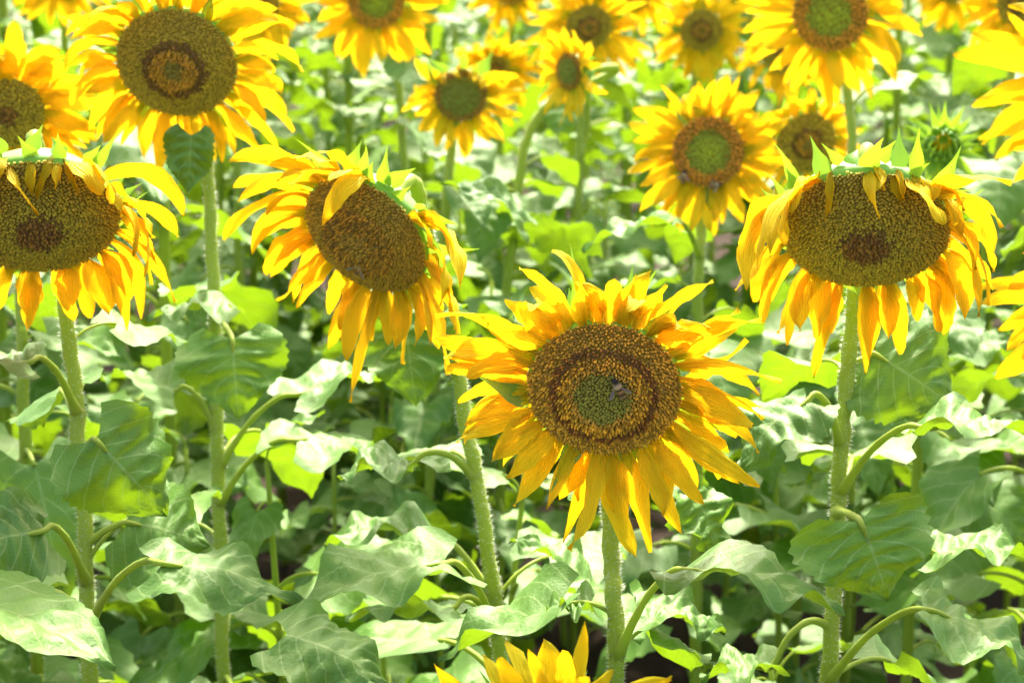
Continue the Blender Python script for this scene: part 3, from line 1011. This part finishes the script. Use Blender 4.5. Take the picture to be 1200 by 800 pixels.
# ------------------------------------------------------------------ rows behind: plants with leaves, blooms above the frame
HEADLIB = []
def build_head_library():
    for k, kind in enumerate(('young', 'ring', 'old', 'ring')):
        r = random.Random(900 + k)
        c = np.zeros(3); n = np.array([0, -1.0, 0]); ex = np.array([1.0, 0, 0]); ey = np.array([0, 0, 1.0])
        R = .05
        rv, rf, mi = receptacle_geo(c, n, ex, ey, R, .13, .05, 14)
        dv, df, dc = disc_geo(c, n, ex, ey, R, .13, kind, 160, r)
        V, F, U = [], [], []
        for j in range(34):
            a = 2 * math.pi * (j + r.uniform(-.3, .3)) / 34
            rad = ex * math.cos(a) + ey * math.sin(a)
            e = math.radians(r.uniform(-15, 20))
            pv, pf, uv = petal_geo(c + rad * R * .98, rad * math.cos(e) + n * math.sin(e), n * math.cos(e) - rad * math.sin(e),
                                   .075 * r.uniform(.8, 1.1), .026, .6, r.uniform(-.3, .3), r.uniform(-.5, .5), r, 5, 1)
            o = len(V)
            V += pv; U += uv; F += [tuple(q + o for q in f) for f in pf]
        HEADLIB.append((make_mesh('flower_head', rv, rf, [M_DISC, M_BRACT], midx=mi),
                        make_mesh('disc_florets', dv, df, M_FLORET, smooth=False, col=dc),
                        make_mesh('petals', V, F, M_PETAL, uv=U)))
build_head_library()

BACK_LABEL = 'leafy sunflower in the blurred rows behind, its bloom above the picture'
def back_plant(x, y, z, r):
    base = np.array([x, y, 0])
    neck = np.array([x + r.uniform(-.05, .05), y - .02, z])
    plant = thing('sunflower', base, BACK_LABEL, 'sunflower', 'sunflowers in the rows behind')
    path = catmull([base - [0, 0, .02], base * .5 + neck * .5 + [r.uniform(-.02, .02), .01, 0], neck + [0, .02, -.15], neck + [0, .03, -.03], neck - [0, .015, 0]], 6)
    sv, sf = tube(path, np.interp(np.linspace(0, 1, len(path)), [0, 1], [.010, .0075]), 7)
    mk('stem', sv, sf, M_STEM, plant, base)
    a, b, c = HEADLIB[r.randrange(4)]
    hd = link('flower_head', a, plant, neck - [0, .06, .005])
    hd.rotation_euler = (r.uniform(0, .6), 0, r.uniform(-.5, .5))
    for nm, me in (('disc_florets', b), ('petals', c)):
        o = link(nm, me, hd, ORIGIN[hd.name]); o['kind'] = 'stuff'
    zz = .2
    k = r.random() * 6.28
    while zz < z - .12:
        i = int(np.argmin(abs(path[:, 2] - zz)))
        k += 2.39996 + r.uniform(-.3, .3)
        sc = (.85 if zz < z * .75 else .68) * r.uniform(.75, 1.2)
        dirv = np.array([math.cos(k), math.sin(k), 0])
        if leaf_clear(path[i] + dirv * .17 * sc, .08 * sc):
            place_leaf(plant, path[i], k, sc, r.randrange(len(LEAFLIB)), r.uniform(-.25, .3), far=True)
        zz += r.uniform(.036, .060) if zz > .55 else r.uniform(.065, .10)

def rows():
    r = random.Random(77)
    spots = []
    y = 3.0
    while y < 8.6:
        half = .30 * y + .35
        x = -half + r.uniform(0, .3)
        while x < half:
            xx, yy = x + r.uniform(-.07, .07), y + r.uniform(-.18, .18)
            ok = all(math.hypot(xx - h['path'][0][0], yy - h['path'][0][1]) > .20 for h in HEROES.values())
            for h in HEROES.values():          # no stem across a bloom that stands behind it
                if ok and h['D'] > yy * math.cos(PITCH) - .1:
                    q = proj(np.array([xx, yy, h['c'][2]]))
                    ok = abs(q[0] - h['px']) > h['rp'] * .8 + 8
            if ok:
                need = 303 / yy + 12
                z = 1.6 - (150 - need) * yy / FPX
                spots.append((xx, yy, min(1.62, z + r.uniform(0.0, .12))))
            x += r.uniform(.22, .36) if y < 5.5 else r.uniform(.32, .5)
        y += .42 if y < 5.5 else .62
    for s in spots:
        back_plant(*s, r)
    return len(spots)
NB = rows()

YOUNG_LABEL = 'short young sunflower without a bloom, only leaves in the undergrowth between taller stems'
def undergrowth():
    r = random.Random(31)
    spots = []
    for _ in range(4000):
        if len(spots) >= 46:
            break
        y = math.sqrt(r.uniform(2.15 ** 2, 4.9 ** 2))
        x = r.uniform(-1, 1) * (.27 * y + .12)
        if all(math.hypot(x - h['path'][0][0], y - h['path'][0][1]) > .10 for h in HEROES.values()) and all(math.hypot(x - a, y - b) > .20 for a, b in spots):
            spots.append((x, y))
    for x, y in spots:
        z = r.uniform(.60, .98)
        base = np.array([x, y, 0])
        top = np.array([x + r.uniform(-.05, .05), y + r.uniform(-.05, .05), z])
        plant = thing('sunflower', base, YOUNG_LABEL, 'sunflower', 'young sunflowers in the undergrowth')
        path = catmull([base - [0, 0, .02], base * .5 + top * .5 + [r.uniform(-.02, .02), 0, 0], top], 8)
        sv, sf = tube(path, np.interp(np.linspace(0, 1, len(path)), [0, 1], [.008, .003]), 8)
        mk('stem', sv, sf, M_STEM, plant, base)
        zz, k = .22, r.random() * 6.28
        while zz < z:
            i = int(np.argmin(abs(path[:, 2] - zz)))
            k += 2.39996 + r.uniform(-.3, .3)
            sc = (.85 if zz < z - .15 else .5) * r.uniform(.75, 1.15)
            dirv = np.array([math.cos(k), math.sin(k), 0])
            if leaf_clear(path[i] + dirv * .17 * sc, .08 * sc):
                place_leaf(plant, path[i], k, sc, r.randrange(len(LEAFLIB)), r.uniform(-.2, .25) - (.5 if zz > z - .08 else 0))
            zz += r.uniform(.030, .055)
undergrowth()
print('background plants', NB)

# ------------------------------------------------------------------ the field going on beyond the last plants one can tell apart
def far_field():
    r = np.random.default_rng(5)
    V, F, MI = [], [], []
    for _ in range(420):
        y = r.uniform(9.0, 26)
        x = r.uniform(-1, 1) * (.36 * y + .5)
        z = r.uniform(1.15, 1.45)
        k = len(V)
        for a in (0, 2.1, 4.2):
            V += [(x + .01 * math.cos(a), y + .01 * math.sin(a), 0), (x + .008 * math.cos(a), y + .008 * math.sin(a), z)]
        for i in range(3):
            F.append((k + 2 * i, k + 2 * ((i + 1) % 3), k + 2 * ((i + 1) % 3) + 1, k + 2 * i + 1)); MI.append(0)
        for _l in range(16):
            a = r.uniform(0, 6.28); zz = r.uniform(.3, z - .1); L = r.uniform(.14, .2)
            d = np.array([math.cos(a), math.sin(a), 0]); s = np.array([-d[1], d[0], 0]); p = np.array([x, y, zz]) + d * .08
            k = len(V)
            dz = r.uniform(-.6, .1)
            for t, w, h in ((0, .03, 0), (.3, .075, .02), (.65, .05, -.01), (1, .003, dz * .12)):
                q = p + d * L * t + np.array([0, 0, h])
                V += [q + s * w + [0, 0, .012], q - [0, 0, 0.0], q - s * w + [0, 0, .012]]
            for i in range(3):
                for j in range(2):
                    F.append((k + i * 3 + j, k + i * 3 + j + 1, k + i * 3 + j + 4, k + i * 3 + j + 3)); MI.append(1)
        c = np.array([x, y - .05, z]); n = nz(np.array([r.uniform(-.4, .4), -1, r.uniform(-.4, .1)]))
        ex = nz(np.cross(n, [0, 0, 1])); ey = np.cross(ex, n)
        k = len(V)
        V.append(c + n * .012)
        for i in range(10):
            a = i * .6283
            V.append(c + (ex * math.cos(a) + ey * math.sin(a)) * .05)
        for i in range(10):
            F.append((k, k + 1 + i, k + 1 + (i + 1) % 10)); MI.append(2)
        for i in range(16):
            a = i * .3927 + r.uniform(-.1, .1)
            rad = ex * math.cos(a) + ey * math.sin(a); tn = -ex * math.sin(a) + ey * math.cos(a)
            k = len(V)
            o = n * r.uniform(-.01, .02)
            V += [c + rad * .048 - tn * .008, c + rad * .048 + tn * .008, c + rad * .09 + tn * .013 + o, c + rad * .125 + o * 1.5, c + rad * .09 - tn * .013 + o]
            F.append((k, k + 1, k + 2, k + 3, k + 4)); MI.append(3)
    o = mk('sunflower_field', V, F, [M_STEM, M_LEAF, M_DISC, M_PETAL], smooth=False, midx=MI)
    o['kind'] = 'stuff'
    o['label'] = 'sunflower field fading into a green and yellow mass far behind'
    o['category'] = 'field'
far_field()

# ------------------------------------------------------------------ bees on the discs
def bee(key, px, py, heading, label, size=1.0):
    h = HEROES[key]
    c, n = h['c'], h['n']
    ray = nz(at(px, py, 1.0) - CAM)
    p = CAM + ray * (((c + n * .010) - CAM) @ n / (ray @ n))
    p = p + n * (.0045 * size)
    rt = nz(RIGHT - n * (RIGHT @ n)); up = nz(np.cross(n, rt)); up = up if up @ UP > 0 else -up
    a = math.radians(heading)
    ax = nz(math.cos(a) * rt + math.sin(a) * up)          # towards the bee's head
    sd = np.cross(n, ax)
    r = random.Random(int(px))
    prof = [(-.0078, .0004), (-.0070, .0016), (-.0055, .0026), (-.0035, .0030), (-.0015, .0026), (-.0004, .0013), (.0004, .0019),
            (.0016, .0027), (.0030, .0027), (.0042, .0017), (.0047, .0011), (.0052, .0018), (.0062, .0021), (.0072, .0015), (.0076, .0004)]
    bc = [(.015, .01, .007), (.015, .01, .007), (.34, .19, .05), (.03, .02, .01), (.36, .20, .05), (.03, .02, .01), (.06, .04, .02),
          (.42, .30, .15), (.38, .27, .13), (.12, .08, .04), (.02, .015, .01), (.02, .015, .01), (.018, .014, .01), (.02, .015, .01), (.02, .015, .01)]
    V, F, CC = [], [], []
    for (x, rr), col in zip(prof, bc):
        sag = -.0012 if x < -.001 else 0
        for k in range(10):
            t = k * .6283
            V.append(p + ax * x * size + (sd * math.cos(t) * rr + n * (math.sin(t) * rr * .9 + sag)) * size); CC.append(col)
    for i in range(len(prof) - 1):
        for k in range(10):
            k2 = (k + 1) % 10
            F.append((i * 10 + k, i * 10 + k2, (i + 1) * 10 + k2, (i + 1) * 10 + k))
    root = thing('bee', p, label, 'bee')
    mk('body', V, F, M_BEE, root, p, col=np.array(CC))
    for s in (-1, 1):
        for (bx, ln, wd, ang) in ((.0026, .0075, .0022, 2.45), (.0012, .0052, .0018, 2.2)):
            d = ax * math.cos(ang) + sd * s * math.sin(ang)
            d = nz(d + n * .18)
            q = np.cross(n, d)
            b = p + (ax * bx + n * .0022 + sd * s * .0018) * size
            wv = [b]
            for t, w in ((.25, .5), (.6, 1), (.9, .8), (1.0, .2)):
                wv += [b + (d * ln * t + q * wd * w * .5) * size, b + (d * ln * t - q * wd * w * .5) * size]
            wf = [(0, 1, 2), (1, 3, 4, 2), (3, 5, 6, 4), (5, 7, 8, 6)]
            mk('wing', wv, wf, M_WING, root, b)
        for j, bx in enumerate((.0034, .0022, .0010)):
            b = p + (ax * bx + sd * s * .0015 - n * .001) * size
            sw = (1 - j) * .6
            k1 = b + (sd * s * .0028 + ax * sw * .003 + n * .0012) * size
            k2 = k1 + (sd * s * .0016 + ax * sw * .002 - n * .0042) * size
            lv, lf = tube(catmull([b, k1, k2], 4), [.00028 * size] * 9, 5)
            mk('leg', lv, lf, M_LEG, root, b)
        b = p + ax * .0072 * size
        av, af = tube(catmull([b, b + (ax * .0018 + sd * s * .0010 + n * .001) * size, b + (ax * .0035 + sd * s * .0022) * size], 3), [.00016 * size] * 7, 4)
        mk('antenna', av, af, M_LEG, root, b)

bee('A', 726, 451, 115, 'honey bee crawling beside the green eye of the big front bloom', 1.5)
bee('B', 424, 310, 75, 'honey bee on the rusty disc of the left-turned bloom', 1.5)
bee('F', 801, 207, 80, 'honey bee at the lower left rim of the green-eyed disc', 1.25)
bee('F', 838, 217, 15, 'honey bee at the bottom rim of the green-eyed disc', 1.25)
bee('D', 26, 288, 100, 'dark bee on the rusty eye of the bloom cut by the left edge', 1.0)
